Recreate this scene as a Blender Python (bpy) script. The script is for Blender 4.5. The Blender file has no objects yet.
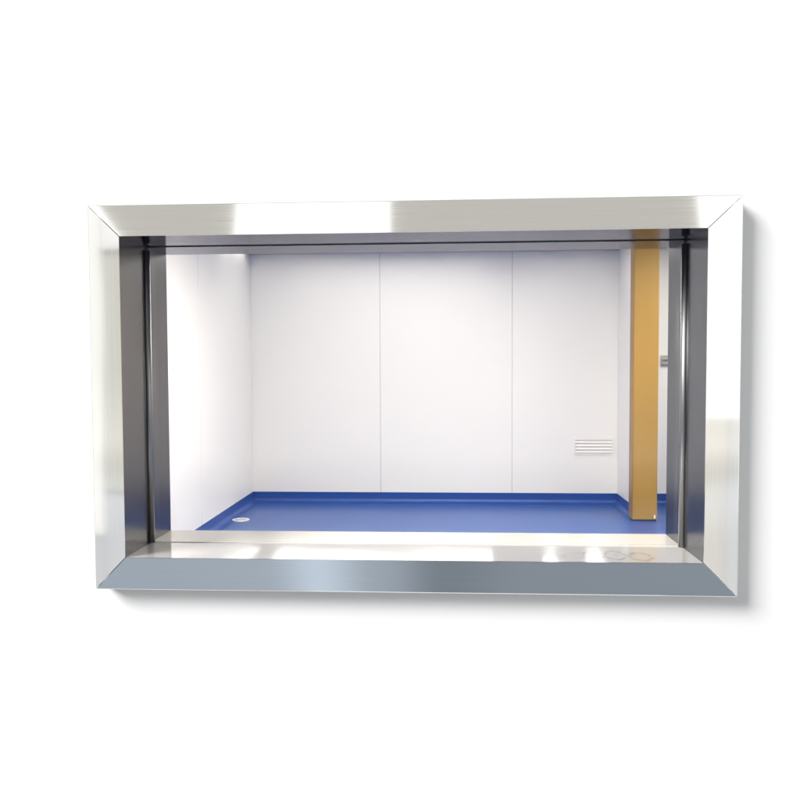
import bpy, bmesh, math, random
from mathutils import Vector, Matrix

S = bpy.context.scene
C = S.collection

# ------------------------------------------------------------------ camera
cam_d = bpy.data.cameras.new("camera")
cam = bpy.data.objects.new("camera", cam_d)
C.objects.link(cam)
cam_d.sensor_fit = 'HORIZONTAL'
cam_d.sensor_width = 36.0
cam_d.lens = 36.0 * 786.18 / 800.0
cam_d.clip_start = 0.05
cam_d.clip_end = 100
a, b, c = -0.0446, 0.0580, 0.0043                 # pitch, yaw, roll of the hand-held camera
Rx = Matrix.Rotation(a, 3, 'X'); Rz = Matrix.Rotation(b, 3, 'Z'); Ry = Matrix.Rotation(c, 3, 'Y')
Rm = Rz @ Rx @ Ry
right, fwd, up = Rm.col[0], Rm.col[1], Rm.col[2]
M = Matrix((right, up, -fwd)).transposed().to_4x4()
M.translation = Vector((0.0697, -1.4501, 0.0609))
cam.matrix_world = M
S.camera = cam

# ------------------------------------------------------------------ world: the hall the photographer stands in
W = bpy.data.worlds.new("World"); S.world = W
W.use_nodes = True
wt = W.node_tree; wt.nodes.clear()
wo = wt.nodes.new("ShaderNodeOutputWorld")
bg = wt.nodes.new("ShaderNodeBackground"); bg.inputs[1].default_value = 1.0
tc = wt.nodes.new("ShaderNodeTexCoord")
sx = wt.nodes.new("ShaderNodeSeparateXYZ")
ab = wt.nodes.new("ShaderNodeMath"); ab.operation = 'ABSOLUTE'
dv = wt.nodes.new("ShaderNodeMath"); dv.operation = 'DIVIDE'
mr = wt.nodes.new("ShaderNodeMapRange")
mr.inputs[1].default_value = -3; mr.inputs[2].default_value = 3
rp = wt.nodes.new("ShaderNodeValToRGB")
wt.links.new(tc.outputs['Generated'], sx.inputs[0])
wt.links.new(sx.outputs['Y'], ab.inputs[0])
wt.links.new(sx.outputs['Z'], dv.inputs[0]); wt.links.new(ab.outputs[0], dv.inputs[1])
wt.links.new(dv.outputs[0], mr.inputs[0])
wt.links.new(mr.outputs[0], rp.inputs[0])
wt.links.new(rp.outputs[0], bg.inputs[0]); wt.links.new(bg.outputs[0], wo.inputs[0])
ramp = [(-3.0, (.10, .11, .12)), (-.90, (.16, .18, .21)), (-.76, (.36, .43, .51)), (-.58, (.38, .44, .52)), (-.47, (.14, .16, .19)), (-.26, (.14, .15, .18)), (-.22, (.29, .32, .37)), (-.185, (.29, .32, .37)), (-.166, (.07, .07, .08)),
        (-.142, (.07, .07, .08)), (-.137, (.56, .55, .53)), (-.06, (.30, .29, .28)), (0, (.16, .16, .155)), (.38, (.14, .14, .14)), (.45, (.72, .71, .67)), (.66, (.72, .71, .68)), (.82, (.15, .15, .14)), (3.0, (.12, .12, .12))]
def fill_ramp(node, stops, lo, hi):
    el = node.color_ramp.elements
    while len(el) > 1: el.remove(el[-1])
    for i, (z, col) in enumerate(stops):
        p_ = (z - lo) / (hi - lo)
        e = el[0] if i == 0 else el.new(p_)
        e.position = p_; e.color = (*col, 1)
fill_ramp(rp, ramp, -3, 3)
# the hall's floor is not evenly lit: brighter towards the left, a light spot left of the middle
du = wt.nodes.new("ShaderNodeMath"); du.operation = 'DIVIDE'
wt.links.new(sx.outputs['X'], du.inputs[0]); wt.links.new(ab.outputs[0], du.inputs[1])
mu = wt.nodes.new("ShaderNodeMapRange"); mu.inputs[1].default_value = -1; mu.inputs[2].default_value = 1
wt.links.new(du.outputs[0], mu.inputs[0])
ru = wt.nodes.new("ShaderNodeValToRGB"); ru.color_ramp.interpolation = 'EASE'
fill_ramp(ru, [(u, (v / 2, v / 2, v / 2)) for u, v in ((-1, 1.3), (-.45, 1.25), (-.27, 1.3), (-.19, 1.98), (-.10, 1.2), (0, .68), (.12, .85), (.45, .88), (.62, 1.05), (1, 1.1))], -1, 1)
wt.links.new(mu.outputs[0], ru.inputs[0])
lowf = wt.nodes.new("ShaderNodeMapRange"); lowf.inputs[1].default_value = -.28; lowf.inputs[2].default_value = -.48
wt.links.new(dv.outputs[0], lowf.inputs[0])
mlt = wt.nodes.new("ShaderNodeMix"); mlt.data_type = 'RGBA'; mlt.blend_type = 'MULTIPLY'
dbl = wt.nodes.new("ShaderNodeVectorMath"); dbl.operation = 'SCALE'; dbl.inputs['Scale'].default_value = 2
wt.links.new(ru.outputs[0], dbl.inputs[0])
wt.links.new(lowf.outputs[0], mlt.inputs['Factor']); wt.links.new(rp.outputs[0], mlt.inputs['A']); wt.links.new(dbl.outputs[0], mlt.inputs['B'])
# far sides of the world darkened, to deepen the shade around the frame
au = wt.nodes.new("ShaderNodeMath"); au.operation = 'ABSOLUTE'; wt.links.new(du.outputs[0], au.inputs[0])
sd_ = wt.nodes.new("ShaderNodeMapRange"); sd_.inputs[1].default_value = .68; sd_.inputs[2].default_value = 1.0
sd_.inputs[3].default_value = 1.0; sd_.inputs[4].default_value = .15
wt.links.new(au.outputs[0], sd_.inputs[0])
sc_ = wt.nodes.new("ShaderNodeVectorMath"); sc_.operation = 'SCALE'
wt.links.new(mlt.outputs['Result'], sc_.inputs[0]); wt.links.new(sd_.outputs[0], sc_.inputs['Scale'])
wt.links.new(sc_.outputs[0], bg.inputs[0])

# ------------------------------------------------------------------ lamps
def area(name, loc, size, radiance, target=None, direction=None, color=(1, 1, 1), spread=180):
    d = bpy.data.lights.new(name, 'AREA')
    d.shape = 'RECTANGLE'; d.size, d.size_y = size
    d.energy = radiance * math.pi ** 2 / 4 * size[0] * size[1]
    d.color = color; d.spread = math.radians(spread)
    o = bpy.data.objects.new(name, d); C.objects.link(o)
    o.location = loc
    v = (Vector(target) - Vector(loc)) if target else Vector(direction)
    o.rotation_euler = v.to_track_quat('-Z', 'Y').to_euler()
    return o
# added soft lamps out of view; key upper left throws shade right and below
area("key_lamp", (-19.5, -15, 16.5), (12.5, 12.5), 36.5, target=(0, 0, 0), color=(1, .99, .97))
area("second_fill", (18, -12, 1), (8, 10), 3.8, target=(0, 0, 0))
area("low_fill", (1, -12, -18), (10, 8), 3.8, target=(0, 0, 0))
# added softboxes behind the camera, shaped as bright patches mirrored in the trims
area("trim_softbox", (-.66, -2.5, 1.75), (.87, .9), 1.25, direction=(0, 1, 0))
area("trim_softbox", (1.66, -2.5, 1.75), (.52, .9), 1.25, direction=(0, 1, 0))
area("trim_softbox", (2.60, -2.5, .61), (.75, 1.68), 1.9, direction=(0, 1, 0), color=(1, 1, .98))
area("trim_softbox", (2.72, -2.5, -.935), (.51, 1.40), 1.08, direction=(0, 1, 0), color=(.97, .985, 1))
area("trim_softbox", (2.34, -2.5, -.935), (.24, 1.40), 1.10, direction=(0, 1, 0), color=(1, .97, .88))
area("trim_softbox", (-3.10, -2.5, .20), (.60, 2.3), 1.7, direction=(0, 1, 0), color=(1, 1, .97))
area("trim_softbox", (-3.10, -2.5, -1.25), (.60, .58), 1.10, direction=(0, 1, 0), color=(.95, .97, 1))
area("trim_softbox", (-2.595, -2.5, .02), (.40, 1.40), 1.02, direction=(0, 1, 0), color=(1, 1, .93))
area("trim_softbox", (-2.595, -2.5, -1.11), (.40, .84), 1.10, direction=(0, 1, 0), color=(.94, .965, 1))
area("trim_softbox", (-2.595, -2.5, .88), (.40, .28), 1.6, direction=(0, 1, 0))
stripe = area("stripe_softbox", (-1.76, -2.5, 1.63), (.6, .09), 1.6, direction=(0, 1, 0))  # added thin slanted softbox, only for the white stripe along the mitre
stripe.rotation_euler = (Vector((0, 1, 0)).to_track_quat('-Z', 'Y').to_matrix() @ Matrix.Rotation(-math.atan2(.797, .604), 3, 'Z')).to_euler()
# fluorescent panels on the ceiling of the room behind the glass
area("ceiling_lamp", (-.50, 5.62, 1.13), (2.0, .7), 3.4, direction=(0, 0, -1), color=(1, .97, .92))
area("ceiling_lamp", (-1.78, 5.55, 1.13), (.11, 1.0), 3.4, direction=(0, 0, -1), color=(1, .97, .92))
area("ceiling_lamp", (1.03, 5.62, 1.13), (.11, .7), 6, direction=(0, 0, -1), color=(1, .97, .92))
area("ceiling_lamp", (1.43, 5.62, 1.13), (.12, .7), 6, direction=(0, 0, -1), color=(1, .97, .92))
area("ceiling_lamp", (.35, 3.4, 1.13), (2.5, 1.6), 21, direction=(0, 0, -1), color=(1, .945, .84))
area("ceiling_lamp", (2.6, 4.6, 1.13), (.6, 1.4), 20.0, direction=(0, 0, -1), color=(1, .96, .86))

S.view_settings.view_transform = 'Standard'
S.view_settings.look = 'None'
S.view_settings.exposure = 0
S.view_settings.gamma = 1

# ------------------------------------------------------------------ materials
def mat(name, base, rough=.5, metal=0., spec=.5):
    m = bpy.data.materials.new(name); m.use_nodes = True
    p = m.node_tree.nodes["Principled BSDF"]
    p.inputs["Base Color"].default_value = (*base, 1)
    p.inputs["Roughness"].default_value = rough
    p.inputs["Metallic"].default_value = metal
    p.inputs["Specular IOR Level"].default_value = spec
    return m, m.node_tree, p

def noise_tex(nt, scale, stretch=(1, 1, 1), detail=3.0, rough=.5):
    t = nt.nodes.new("ShaderNodeTexCoord"); mp = nt.nodes.new("ShaderNodeMapping")
    mp.inputs['Scale'].default_value = stretch
    n = nt.nodes.new("ShaderNodeTexNoise"); n.inputs['Scale'].default_value = scale
    n.inputs['Detail'].default_value = detail; n.inputs['Roughness'].default_value = rough
    nt.links.new(t.outputs['Object'], mp.inputs[0]); nt.links.new(mp.outputs[0], n.inputs['Vector'])
    return n

def remap(nt, sock, lo, hi, f0=.3, f1=.7):
    r = nt.nodes.new("ShaderNodeMapRange")
    r.inputs[1].default_value, r.inputs[2].default_value = f0, f1
    r.inputs[3].default_value, r.inputs[4].default_value = lo, hi
    nt.links.new(sock, r.inputs[0]); return r.outputs[0]

def bump(nt, p, sock, strength, dist, prev=None):
    b_ = nt.nodes.new("ShaderNodeBump"); b_.inputs['Strength'].default_value = strength
    b_.inputs['Distance'].default_value = dist
    nt.links.new(sock, b_.inputs['Height'])
    if prev: nt.links.new(prev.outputs[0], b_.inputs['Normal'])
    nt.links.new(b_.outputs[0], p.inputs['Normal']); return b_

def mixcol(nt, fac, c0, c1):
    mx = nt.nodes.new("ShaderNodeMix"); mx.data_type = 'RGBA'
    mx.inputs['A'].default_value = (*c0, 1); mx.inputs['B'].default_value = (*c1, 1)
    nt.links.new(fac, mx.inputs['Factor']); return mx.outputs['Result']

def steel(name, grain, base=(.72, .71, .69), rough=(.05, .085), wave=.3, tint=None):
    m, nt, p = mat(name, base, .12, 1.0)
    st = {'x': (.6, 90, 90), 'z': (90, 90, .6), 'y': (90, .6, 90)}[grain]
    n = noise_tex(nt, 9, st, 4)
    nt.links.new(remap(nt, n.outputs[0], *rough), p.inputs['Roughness'])
    b0 = tuple(v * .98 for v in base); b1 = tuple(min(1, v * 1.02) for v in base)
    nt.links.new(mixcol(nt, remap(nt, n.outputs[0], 0, 1), b0, b1), p.inputs['Base Color'])
    w = noise_tex(nt, 3.2, (1, 1, 1), 1)
    bw = bump(nt, p, w.outputs[0], wave, .004)
    bump(nt, p, n.outputs[0], .004, .0006, bw)
    if tint: p.inputs['Specular Tint'].default_value = (*tint, 1)
    return m

M_trim_h = steel("polished_steel_h", 'x')
M_trim_v = steel("polished_steel_v", 'z')
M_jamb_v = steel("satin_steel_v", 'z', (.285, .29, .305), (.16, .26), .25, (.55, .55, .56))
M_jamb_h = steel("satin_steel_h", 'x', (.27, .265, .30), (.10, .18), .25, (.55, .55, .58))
M_bead = steel("bead_steel", 'z', (.36, .36, .36), (.42, .5), .05)
M_gasket, _, _ = mat("black_rubber", (.010, .011, .030), .45)

M_sill_rear = steel('rear_sill_lit_steel', 'x', (.95, .93, .885), (.12, .2), .2)
M_sill_rear.node_tree.nodes['Principled BSDF'].inputs['Metallic'].default_value = .15  # near-white copy of the sill steel; mirrored brightness put into its colour
def sill_material():
    m = steel("sill_steel", 'x', (.87, .85, .82), (.05, .09), .35)
    nt = m.node_tree; p = nt.nodes["Principled BSDF"]
    p.inputs['Metallic'].default_value = .42
    t = nt.nodes.new("ShaderNodeTexCoord"); dn = nt.nodes.new("ShaderNodeTexNoise"); dn.inputs['Scale'].default_value = 55
    nt.links.new(t.outputs['Object'], dn.inputs['Vector'])
    total = None
    for cx, cy, rx, ry in ((.392, .055, .019, .030), (.347, .057, .015, .024), (.437, .045, .020, .030), (.366, .026, .012, .012)):
        mp = nt.nodes.new("ShaderNodeMapping"); mp.vector_type = 'POINT'
        mp.inputs['Location'].default_value = (-cx / rx, -cy / ry, 0)
        mp.inputs['Scale'].default_value = (1 / rx, 1 / ry, 0)
        nt.links.new(t.outputs['Object'], mp.inputs[0])
        ln = nt.nodes.new("ShaderNodeVectorMath"); ln.operation = 'LENGTH'; nt.links.new(mp.outputs[0], ln.inputs[0])
        ad = nt.nodes.new("ShaderNodeMath"); ad.operation = 'MULTIPLY_ADD'; ad.inputs[1].default_value = .8
        nt.links.new(dn.outputs[0], ad.inputs[0]); nt.links.new(ln.outputs['Value'], ad.inputs[2])
        sb = nt.nodes.new("ShaderNodeMath"); sb.operation = 'SUBTRACT'; sb.inputs[1].default_value = 1.4
        nt.links.new(ad.outputs[0], sb.inputs[0])
        aa = nt.nodes.new("ShaderNodeMath"); aa.operation = 'ABSOLUTE'; nt.links.new(sb.outputs[0], aa.inputs[0])
        r = remap(nt, aa.outputs[0], 1, 0, .0, .30)
        if total is None: total = r
        else:
            mxx = nt.nodes.new("ShaderNodeMath"); mxx.operation = 'MAXIMUM'
            nt.links.new(total, mxx.inputs[0]); nt.links.new(r, mxx.inputs[1]); total = mxx.outputs[0]
    dim = nt.nodes.new("ShaderNodeMath"); dim.operation = 'MULTIPLY'; dim.inputs[1].default_value = .36
    # broken, uneven residue: rings fade in and out, fine blotches between them
    bn = nt.nodes.new("ShaderNodeTexNoise"); bn.inputs['Scale'].default_value = 60; bn.inputs['Detail'].default_value = 6
    nt.links.new(t.outputs['Object'], bn.inputs['Vector'])
    pm = nt.nodes.new("ShaderNodeMapping"); pm.inputs['Location'].default_value = (-.36 / .11, -.05 / .05, 0); pm.inputs['Scale'].default_value = (1 / .11, 1 / .05, 0)
    nt.links.new(t.outputs['Object'], pm.inputs[0])
    pl = nt.nodes.new("ShaderNodeVectorMath"); pl.operation = 'LENGTH'; nt.links.new(pm.outputs[0], pl.inputs[0])
    patch = remap(nt, pl.outputs['Value'], .75, 0, .6, 1.1)
    bl = nt.nodes.new("ShaderNodeMath"); bl.operation = 'MULTIPLY'
    nt.links.new(patch, bl.inputs[0]); nt.links.new(remap(nt, bn.outputs[0], 0, 1, .5, .72), bl.inputs[1])
    rg = nt.nodes.new("ShaderNodeMath"); rg.operation = 'MULTIPLY'
    nt.links.new(total, rg.inputs[0]); nt.links.new(remap(nt, bn.outputs[0], .25, 1.5, .35, .65), rg.inputs[1])
    mxx = nt.nodes.new("ShaderNodeMath"); mxx.operation = 'MAXIMUM'
    nt.links.new(rg.outputs[0], mxx.inputs[0]); nt.links.new(bl.outputs[0], mxx.inputs[1])
    nt.links.new(mxx.outputs[0], dim.inputs[0])
    old = p.inputs['Base Color'].links[0].from_socket
    mx = nt.nodes.new("ShaderNodeMix"); mx.data_type = 'RGBA'; mx.inputs['B'].default_value = (.24, .23, .22, 1)
    nt.links.new(dim.outputs[0], mx.inputs['Factor']); nt.links.new(old, mx.inputs['A'])
    nt.links.new(mx.outputs['Result'], p.inputs['Base Color'])
    return m
M_sill = sill_material()

def glass_material():
    m = bpy.data.materials.new("lead_glass"); m.use_nodes = True
    nt = m.node_tree; nt.nodes.clear()
    out = nt.nodes.new("ShaderNodeOutputMaterial")
    tr = nt.nodes.new("ShaderNodeBsdfTransparent"); tr.inputs[0].default_value = (.985, .98, .965, 1)
    gl = nt.nodes.new("ShaderNodeBsdfGlossy"); gl.inputs['Roughness'].default_value = .004
    lw = nt.nodes.new("ShaderNodeLayerWeight"); lw.inputs['Blend'].default_value = .5
    pw = nt.nodes.new("ShaderNodeMath"); pw.operation = 'POWER'; pw.inputs[1].default_value = 5
    ma = nt.nodes.new("ShaderNodeMath"); ma.operation = 'MULTIPLY_ADD'; ma.inputs[1].default_value = .93; ma.inputs[2].default_value = .07
    mx = nt.nodes.new("ShaderNodeMixShader")
    nt.links.new(lw.outputs['Facing'], pw.inputs[0]); nt.links.new(pw.outputs[0], ma.inputs[0])
    nt.links.new(ma.outputs[0], mx.inputs[0]); nt.links.new(tr.outputs[0], mx.inputs[1]); nt.links.new(gl.outputs[0], mx.inputs[2])
    nt.links.new(mx.outputs[0], out.inputs[0])
    return m
M_glass = glass_material()

def painted(name, base, rough, var=.03, scale=2.0):
    m, nt, p = mat(name, base, rough)
    n = noise_tex(nt, scale, (1, 1, 1), 4)
    nt.links.new(mixcol(nt, remap(nt, n.outputs[0], 0, 1), tuple(v * (1 - var) for v in base), tuple(min(1, v * (1 + var)) for v in base)), p.inputs['Base Color'])
    f = noise_tex(nt, 160, (1, 1, 1), 2)
    bump(nt, p, f.outputs[0], .04, .001)
    return m
M_wall = painted("white_wall_paint", (.90, .90, .90), .9, .004)
M_wall.node_tree.nodes["Principled BSDF"].inputs["Specular IOR Level"].default_value = .05
M_panel = painted("white_enamel_panel", (.80, .79, .775), .38, .012, .9)
M_ceil = painted("ceiling_board", (.52, .49, .46), .8, .03)
M_seam, _, _ = mat("seam_filler", (.45, .44, .45), .6)
M_tan = painted("tan_laminate", (.365, .212, .043), .42, .05, 1.6)
M_brown = painted('brown_edge_strip', (.27, .145, .03), .4, .05, 2)
M_white_plastic = painted("vent_enamel", (.80, .785, .77), .4, .01)
M_chrome, _, _ = mat("drain_steel", (.82, .83, .84), .35, .35)
M_grey = painted("grey_cast_metal", (.42, .41, .40), .4, .05, 20)
M_dark, _, _ = mat("matt_black", (.02, .02, .025), .8)

def vinyl():
    m, nt, p = mat("blue_vinyl", (.012, .06, .33), .30, 0, .33)
    n = noise_tex(nt, 1.1, (1, 1, 1), 2, .5)
    nt.links.new(mixcol(nt, remap(nt, n.outputs[0], 0, 1), (.010, .062, .275), (.014, .070, .295)), p.inputs['Base Color'])
    return m
M_vinyl = vinyl()
M_cove = painted('blue_coving', (.003, .053, .29), .42, .05, 3)

# ------------------------------------------------------------------ mesh helpers
def link(name, bm, m, parent=None, bevel=0, smooth=False):
    me = bpy.data.meshes.new(name)
    bmesh.ops.recalc_face_normals(bm, faces=bm.faces[:])
    bm.to_mesh(me); bm.free()
    o = bpy.data.objects.new(name, me); C.objects.link(o)
    for mm in (m if isinstance(m, (list, tuple)) else [m]): me.materials.append(mm)
    if parent: o.parent = parent
    if bevel:
        bv = o.modifiers.new("bevel", 'BEVEL'); bv.width = bevel; bv.segments = 2; bv.limit_method = 'ANGLE'; bv.angle_limit = .5
    if smooth:
        for f in me.polygons: f.use_smooth = True
    return o

def box(bm, x0, x1, y0, y1, z0, z1, mi=0):
    v = [bm.verts.new((x, y, z)) for z in (z0, z1) for y in (y0, y1) for x in (x0, x1)]
    for q in ((0, 2, 3, 1), (4, 5, 7, 6), (0, 1, 5, 4), (2, 6, 7, 3), (0, 4, 6, 2), (1, 3, 7, 5)):
        bm.faces.new([v[i] for i in q]).material_index = mi

def hexa(bm, lo, hi):
    """solid between two quads given as 4 points each"""
    A = [bm.verts.new(p) for p in lo]; B = [bm.verts.new(p) for p in hi]
    bm.faces.new(A); bm.faces.new(B[::-1])
    for i in range(4):
        j = (i + 1) % 4; bm.faces.new((A[j], A[i], B[i], B[j]))

def sweep(bm, prof_a, prof_b):
    """closed profile swept straight from end a to end b (mitred ends)"""
    A = [bm.verts.new(p) for p in prof_a]; B = [bm.verts.new(p) for p in prof_b]
    n = len(A)
    bm.faces.new(A); bm.faces.new(B[::-1])
    for i in range(n):
        j = (i + 1) % n; bm.faces.new((A[j], A[i], B[i], B[j]))

def disc(bm, cx, cy, z0, z1, r, n=40):
    lo = [bm.verts.new((cx + r * math.cos(t), cy + r * math.sin(t), z0)) for t in [2 * math.pi * i / n for i in range(n)]]
    hi = [bm.verts.new((cx + r * math.cos(t), cy + r * math.sin(t), z1)) for t in [2 * math.pi * i / n for i in range(n)]]
    bm.faces.new(lo[::-1]); bm.faces.new(hi)
    for i in range(n):
        j = (i + 1) % n; bm.faces.new((lo[i], lo[j], hi[j], hi[i]))

def rodz(bm, cx, cy, r, z0, z1, n=16):
    A = [(cx + r * math.cos(2 * math.pi * i / n), cy + r * math.sin(2 * math.pi * i / n), z0) for i in range(n)]
    sweep(bm, A, [(x, y, z1) for x, y, _ in A])

def struct(o): o['kind'] = 'structure'; return o
def thing(name, label, cat, loc):
    o = bpy.data.objects.new(name, None); C.objects.link(o); o.location = loc
    o.empty_display_size = .1
    o['label'] = label; o['category'] = cat; return o

# ------------------------------------------------------------------ setting
HW, HH = .540, .30355                     # half width / height of the clear opening
YW0, YW1 = .051, .2450                    # front and back face of the white wall
ZF, ZC = -1.295, 1.15                     # floor and ceiling of the room behind
XL, XR, YB = -1.851, 1.731, 6.25

def ring_wall():
    bm = bmesh.new()
    hx, hz = HW + .014, HH + .014
    def loop(w, h, y): return [bm.verts.new(p) for p in ((-w, y, -h), (w, y, -h), (w, y, h), (-w, y, h))]
    fo, fi, bo, bi = loop(6, 6, YW0), loop(hx, hz, YW0), loop(6, 6, YW1), loop(hx, hz, YW1)
    for i in range(4):
        j = (i + 1) % 4
        bm.faces.new((fo[i], fo[j], fi[j], fi[i])); bm.faces.new((bo[j], bo[i], bi[i], bi[j]))
        bm.faces.new((fi[i], fi[j], bi[j], bi[i])); bm.faces.new((fo[j], fo[i], bo[i], bo[j]))
    return bm
struct(link("front_wall", ring_wall(), M_wall))

def box_obj(name, m, *d, bevel=0, parent=None):
    bm = bmesh.new(); box(bm, *d); return link(name, bm, m, parent, bevel)
struct(box_obj("floor", M_vinyl, XL - .2, 3.4, YW1, YB + .1, ZF - .1, ZF))
struct(box_obj("ceiling", M_ceil, XL - .2, 3.4, YW1, YB + .1, ZC, ZC + .1))

def panelled(name, axis, at, thick, cuts, z0, z1, m):
    """a wall of enamel panels with narrow filled seams; axis x = runs along x at y=at"""
    bm = bmesh.new(); g = .0027
    for p, q in zip(cuts[:-1], cuts[1:]):
        if axis == 'x': box(bm, p + g, q - g, at, at + thick, z0, z1)
        elif axis == 'y': box(bm, at - thick, at, p + g, q - g, z0, z1)
    s = .003
    if axis == 'x': box(bm, cuts[0], cuts[-1], at + s, at + thick + .02, z0 - .001, z1 + .001, 1)
    else: box(bm, at - thick - .02, at - s, cuts[0], cuts[-1], z0 - .001, z1 + .001, 1)
    return struct(link(name, bm, [m, M_seam], None, .0015))
panelled("back_wall", 'x', YB, .05, [XL - .05, -.571, .716, XR + .08, 3.4], ZF, ZC, M_panel)
panelled("left_wall", 'y', XL, .05, [YW1, 1.4, 3.0, 4.603, YB - .002], ZF, ZC, M_panel)
struct(box_obj("partition_wall", M_panel, XR, XR + .10, 5.535, YB - .003, ZF, ZC))
struct(box_obj("side_wall", M_panel, 3.3, 3.4, YW1, YB, ZF, ZC))

def cove_profile(t=.004, h=.100, r=.035):
    """(distance from wall, height) outline of a coved skirting"""
    pts = [(t, h), (t, r + t)]
    for i in range(1, 7):
        th = math.pi / 2 * i / 6
        pts.append((t + r - r * math.cos(th), t + r - r * math.sin(th)))
    pts += [(t + r + .03, .004), (t + r + .03, .0005), (.0005, .0005), (.0005, h)]
    return pts
def coving():
    bm = bmesh.new(); P = cove_profile()
    # left wall run, back wall run, partition run with mitred inner corners
    sweep(bm, [(XL + d, YW1 + .01, ZF + h) for d, h in P], [(XL + d, YB - d, ZF + h) for d, h in P])
    sweep(bm, [(XL + d, YB - d, ZF + h) for d, h in P], [(XR - d, YB - d, ZF + h) for d, h in P])
    sweep(bm, [(XR - d, YB - d, ZF + h) for d, h in P], [(XR - d, 5.54, ZF + h) for d, h in P])
    sweep(bm, [(XR + .1003, YB - d, ZF + h) for d, h in P], [(3.3, YB - d, ZF + h) for d, h in P])
    return link("floor_coving", bm, M_cove)
struct(coving())

# ------------------------------------------------------------------ the viewing window
win = thing("viewing_window", "polished stainless steel viewing window frame with mitred corners set in the white wall", "window", (0, 0, -HH))
OFF = Vector((0, 0, HH))
def part(name, bm, m, bevel=0, smooth=False):
    bmesh.ops.translate(bm, verts=bm.verts[:], vec=OFF)
    o = link(name, bm, m, win, bevel, smooth)
    return o

OX0, OX1, OZ0, OZ1 = .0648, .0653, .0652, .0611        # trim widths: left, right, bottom, top
SB, LIP = .010, .043                                   # outer edge lies SB further back, then a return lip
out = [(-HW - OX0, -HH - OZ0), (HW + OX1, -HH - OZ0), (HW + OX1, HH + OZ1), (-HW - OX0, HH + OZ1)]
inn = [(-HW, -HH), (HW, -HH), (HW, HH), (-HW, HH)]
rim = [(sx_ * (HW + .010), sz_ * (HH + .010)) for sx_, sz_ in ((-1, -1), (1, -1), (1, 1), (-1, 1))]
for i, mm in enumerate((M_trim_h, M_trim_v, M_trim_h, M_trim_v)):
    j = (i + 1) % 4
    gap = .0008
    def prof(k, sgn):
        # along-run hairline at the mitre
        d = Vector((inn[j][0] - inn[i][0], 0, inn[j][1] - inn[i][1])).normalized() * gap * sgn
        o_, n_, r_ = out[k], inn[k], rim[k]
        io = ((o_[0] - n_[0]), (o_[1] - n_[1]))
        th = .06                                        # sheet thickness as a share of the trim's width
        q = lambda t, y: (n_[0] + io[0] * t + d.x, y, n_[1] + io[1] * t + d.z)
        return [q(0, 0), q(.962, SB * .962), q(.988, SB + .0012), q(1, SB + .0045), q(1, LIP), q(1 - th, LIP), q(1 - th, SB + .004), q(.03, .004), q(.03, .0045), q(0, .0022)]
    bm = bmesh.new(); sweep(bm, prof(i, 1), prof(j, -1))
    part("trim_strip", bm, mm, .0005)

YG0, YG1, YR = .120, .148, .2493
T = .004
def jamb(y0, y1, side, name, m, lift=0):
    bm = bmesh.new()
    w, h = HW + lift, HH + lift
    e = .0006
    if side == 'L': hexa(bm, [(-w, y0, -h), (-w, y1, -h), (-w, y1, h), (-w, y0, h)], [(-w - T, y0, -h - T), (-w - T, y1, -h - T), (-w - T, y1, h + T), (-w - T, y0, h + T)])
    if side == 'R': hexa(bm, [(w, y0, -h), (w, y1, -h), (w, y1, h), (w, y0, h)], [(w + T, y0, -h - T), (w + T, y1, -h - T), (w + T, y1, h + T), (w + T, y0, h + T)])
    if side == 'T': hexa(bm, [(-w + e, y0, h), (-w + e, y1, h), (w - e, y1, h), (w - e, y0, h)], [(-w - T + e, y0, h + T), (-w - T + e, y1, h + T), (w + T - e, y1, h + T), (w + T - e, y0, h + T)])
    if side == 'B': hexa(bm, [(-w + e, y0, -h), (-w + e, y1, -h), (w - e, y1, -h), (w - e, y0, -h)], [(-w - T + e, y0, -h - T), (-w - T + e, y1, -h - T), (w + T - e, y1, -h - T), (w + T - e, y0, -h - T)])
    return part(name, bm, m)
for sd, nm, mm, g0, g1 in (('L', 'jamb_panel', M_jamb_v, YG0, YG1), ('R', 'jamb_panel', M_jamb_v, YG0, YG1),
                           ('T', 'head_panel', M_jamb_h, .119, .149), ('B', 'sill_panel', M_sill, .126, .136)):
    jamb(.0026, g0, sd, nm, mm)
    jamb(g1, YR, sd, nm, M_sill_rear if sd == 'B' else mm)
    jamb(g0 + .0003, g1 - .0003, sd, 'rubber_gasket', M_gasket, .003)
for s in (-1, 1):                                       # round glazing bead between the two jamb panels
    bm = bmesh.new(); rodz(bm, s * (HW - .001), .1305, .0075, -HH + .0005, HH - .008); part("glazing_bead", bm, M_bead, 0, True)
bm = bmesh.new(); box(bm, -HW + .0002, HW - .0002,   .1412, .1472, -HH + .0002, HH - .0002); part("glass_pane", bm, M_glass)
bm = bmesh.new()                                        # folded outer case behind the trims, seated in the wall's hole
for x0, x1, z0, z1 in ((-HW - .012, -HW - .0065, -HH - .012, HH + .012), (HW + .0065, HW + .012, -HH - .012, HH + .012),
                       (-HW - .006, HW + .006, HH + .0065, HH + .012), (-HW - .006, HW + .006, -HH - .012, -HH - .0065)):
    box(bm, x0, x1, .014, .2485, z0, z1)
part("outer_case", bm, M_jamb_v)

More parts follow.
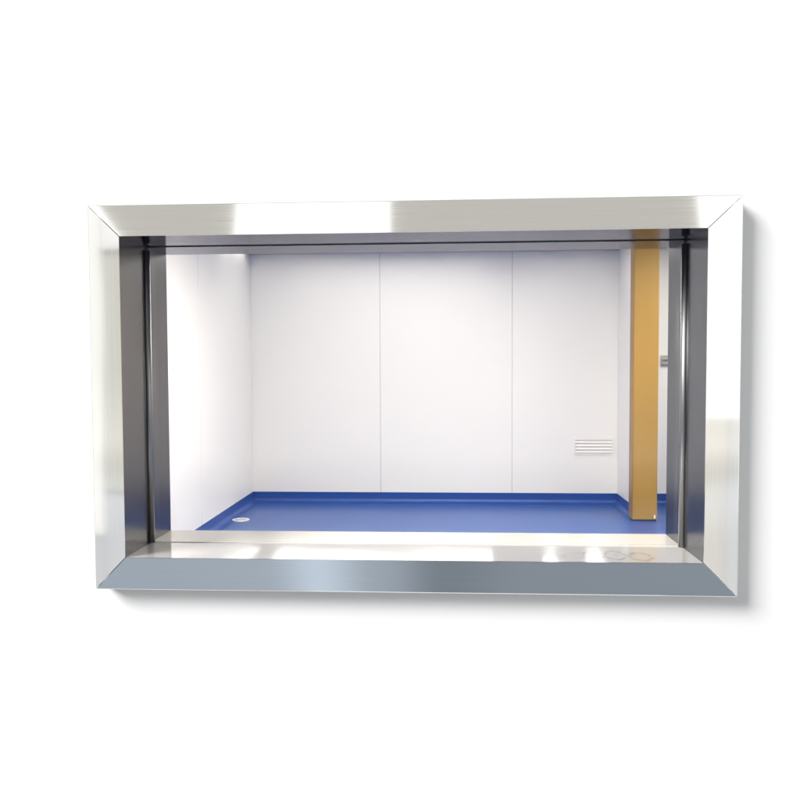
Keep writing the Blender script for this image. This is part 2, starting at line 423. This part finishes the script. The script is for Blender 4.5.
# ------------------------------------------------------------------ things in the room
dr = thing("floor_drain", "small round metal drain grate in the blue floor beside the left wall", "drain", (-1.73, 5.31, ZF))
bm = bmesh.new()
n = 40
for r0, r1, z0, z1 in ((.060, .078, .0005, .007),):
    prev = None
    A = [[(r * math.cos(2 * math.pi * i / n), r * math.sin(2 * math.pi * i / n), z) for r, z in ((r0, z0), (r1, z0), (r1 - .003, z1), (r0, z1))] for i in range(n)]
    V = [[bm.verts.new(p) for p in ring] for ring in A]
    for i in range(n):
        for k in range(4):
            bm.faces.new((V[i][k], V[(i + 1) % n][k], V[(i + 1) % n][(k + 1) % 4], V[i][(k + 1) % 4]))
link("rim", bm, M_chrome, dr, 0, True)
bm = bmesh.new(); disc(bm, 0, 0, .0004, .0014, .0595); link("drain_shade_disc", bm, M_dark, dr)  # black disc on the floor, painted as the shade inside the drain
bm = bmesh.new()
for k in range(-2, 3):
    y = k * .0235; hl = math.sqrt(.0595 ** 2 - y * y) - .0006
    box(bm, y - .0068, y + .0068, -hl, hl, .0018, .0058)
link("grate", bm, M_chrome, dr)

vent = thing("vent_grille", "white louvred vent grille low on the right end of the back wall", "vent", (1.502, YB - .001, -.735))
bm = bmesh.new()
w, h, f = .187, .087, .012
for x0, x1, z0, z1 in ((-w, w, h - f, h), (-w, w, -h, -h + f), (-w, -w + f, -h + f, h - f), (w - f, w, -h + f, h - f)):
    box(bm, x0, x1, -.008, 0, z0, z1)
link("vent_frame", bm, M_white_plastic, vent, .002)
bm = bmesh.new(); box(bm, -w + f, w - f, -.0015, 0, -h + f, h - f); link("backing", bm, M_white_plastic, vent)
bm = bmesh.new()
for k in range(5):
    z = -h + f + .016 + k * .0315
    hexa(bm, [(-w + f, -.002, z), (w - f, -.002, z), (w - f, -.004, z + .010), (-w + f, -.004, z + .010)],
         [(-w + f, -.010, z - .008), (w - f, -.010, z - .008), (w - f, -.012, z), (-w + f, -.012, z)])
link("louvre_slats", bm, M_white_plastic, vent)

post = thing("door_post", "tall tan brown door post standing on the blue floor at the end of the partition", "door post", (1.78, 5.46, ZF))
bm = bmesh.new(); box(bm, -.098, .108, -.065, .070, .012, ZC - ZF - .001); link("post_casing", bm, M_tan, post, .003)
bm = bmesh.new(); box(bm, -.1035, -.0985, -.066, .068, .013, ZC - ZF - .002); link("edge_strip", bm, M_brown, post, .001)
bm = bmesh.new(); box(bm, -.092, .102, -.059, .064, .0005, .0118); link("base_shoe", bm, M_dark, post)
bm = bmesh.new(); disc(bm, .088, -.068, .022, .052, .007, 16); link("floor_stop", bm, M_white_plastic, post, .001)

hd = thing("wall_bracket", "small grey metal latch bracket on the white wall right of the tan post", "bracket", (2.17, YB - .001, .088))
bm = bmesh.new(); box(bm, -.035, .035, -.012, 0, -.055, .055); link("plate", bm, M_grey, hd, .004)
bm = bmesh.new(); box(bm, -.030, .030, -.050, -.0125, .012, .030); box(bm, -.030, .030, -.050, -.0125, -.032, -.014); link("latch_bar", bm, M_grey, hd, .003)
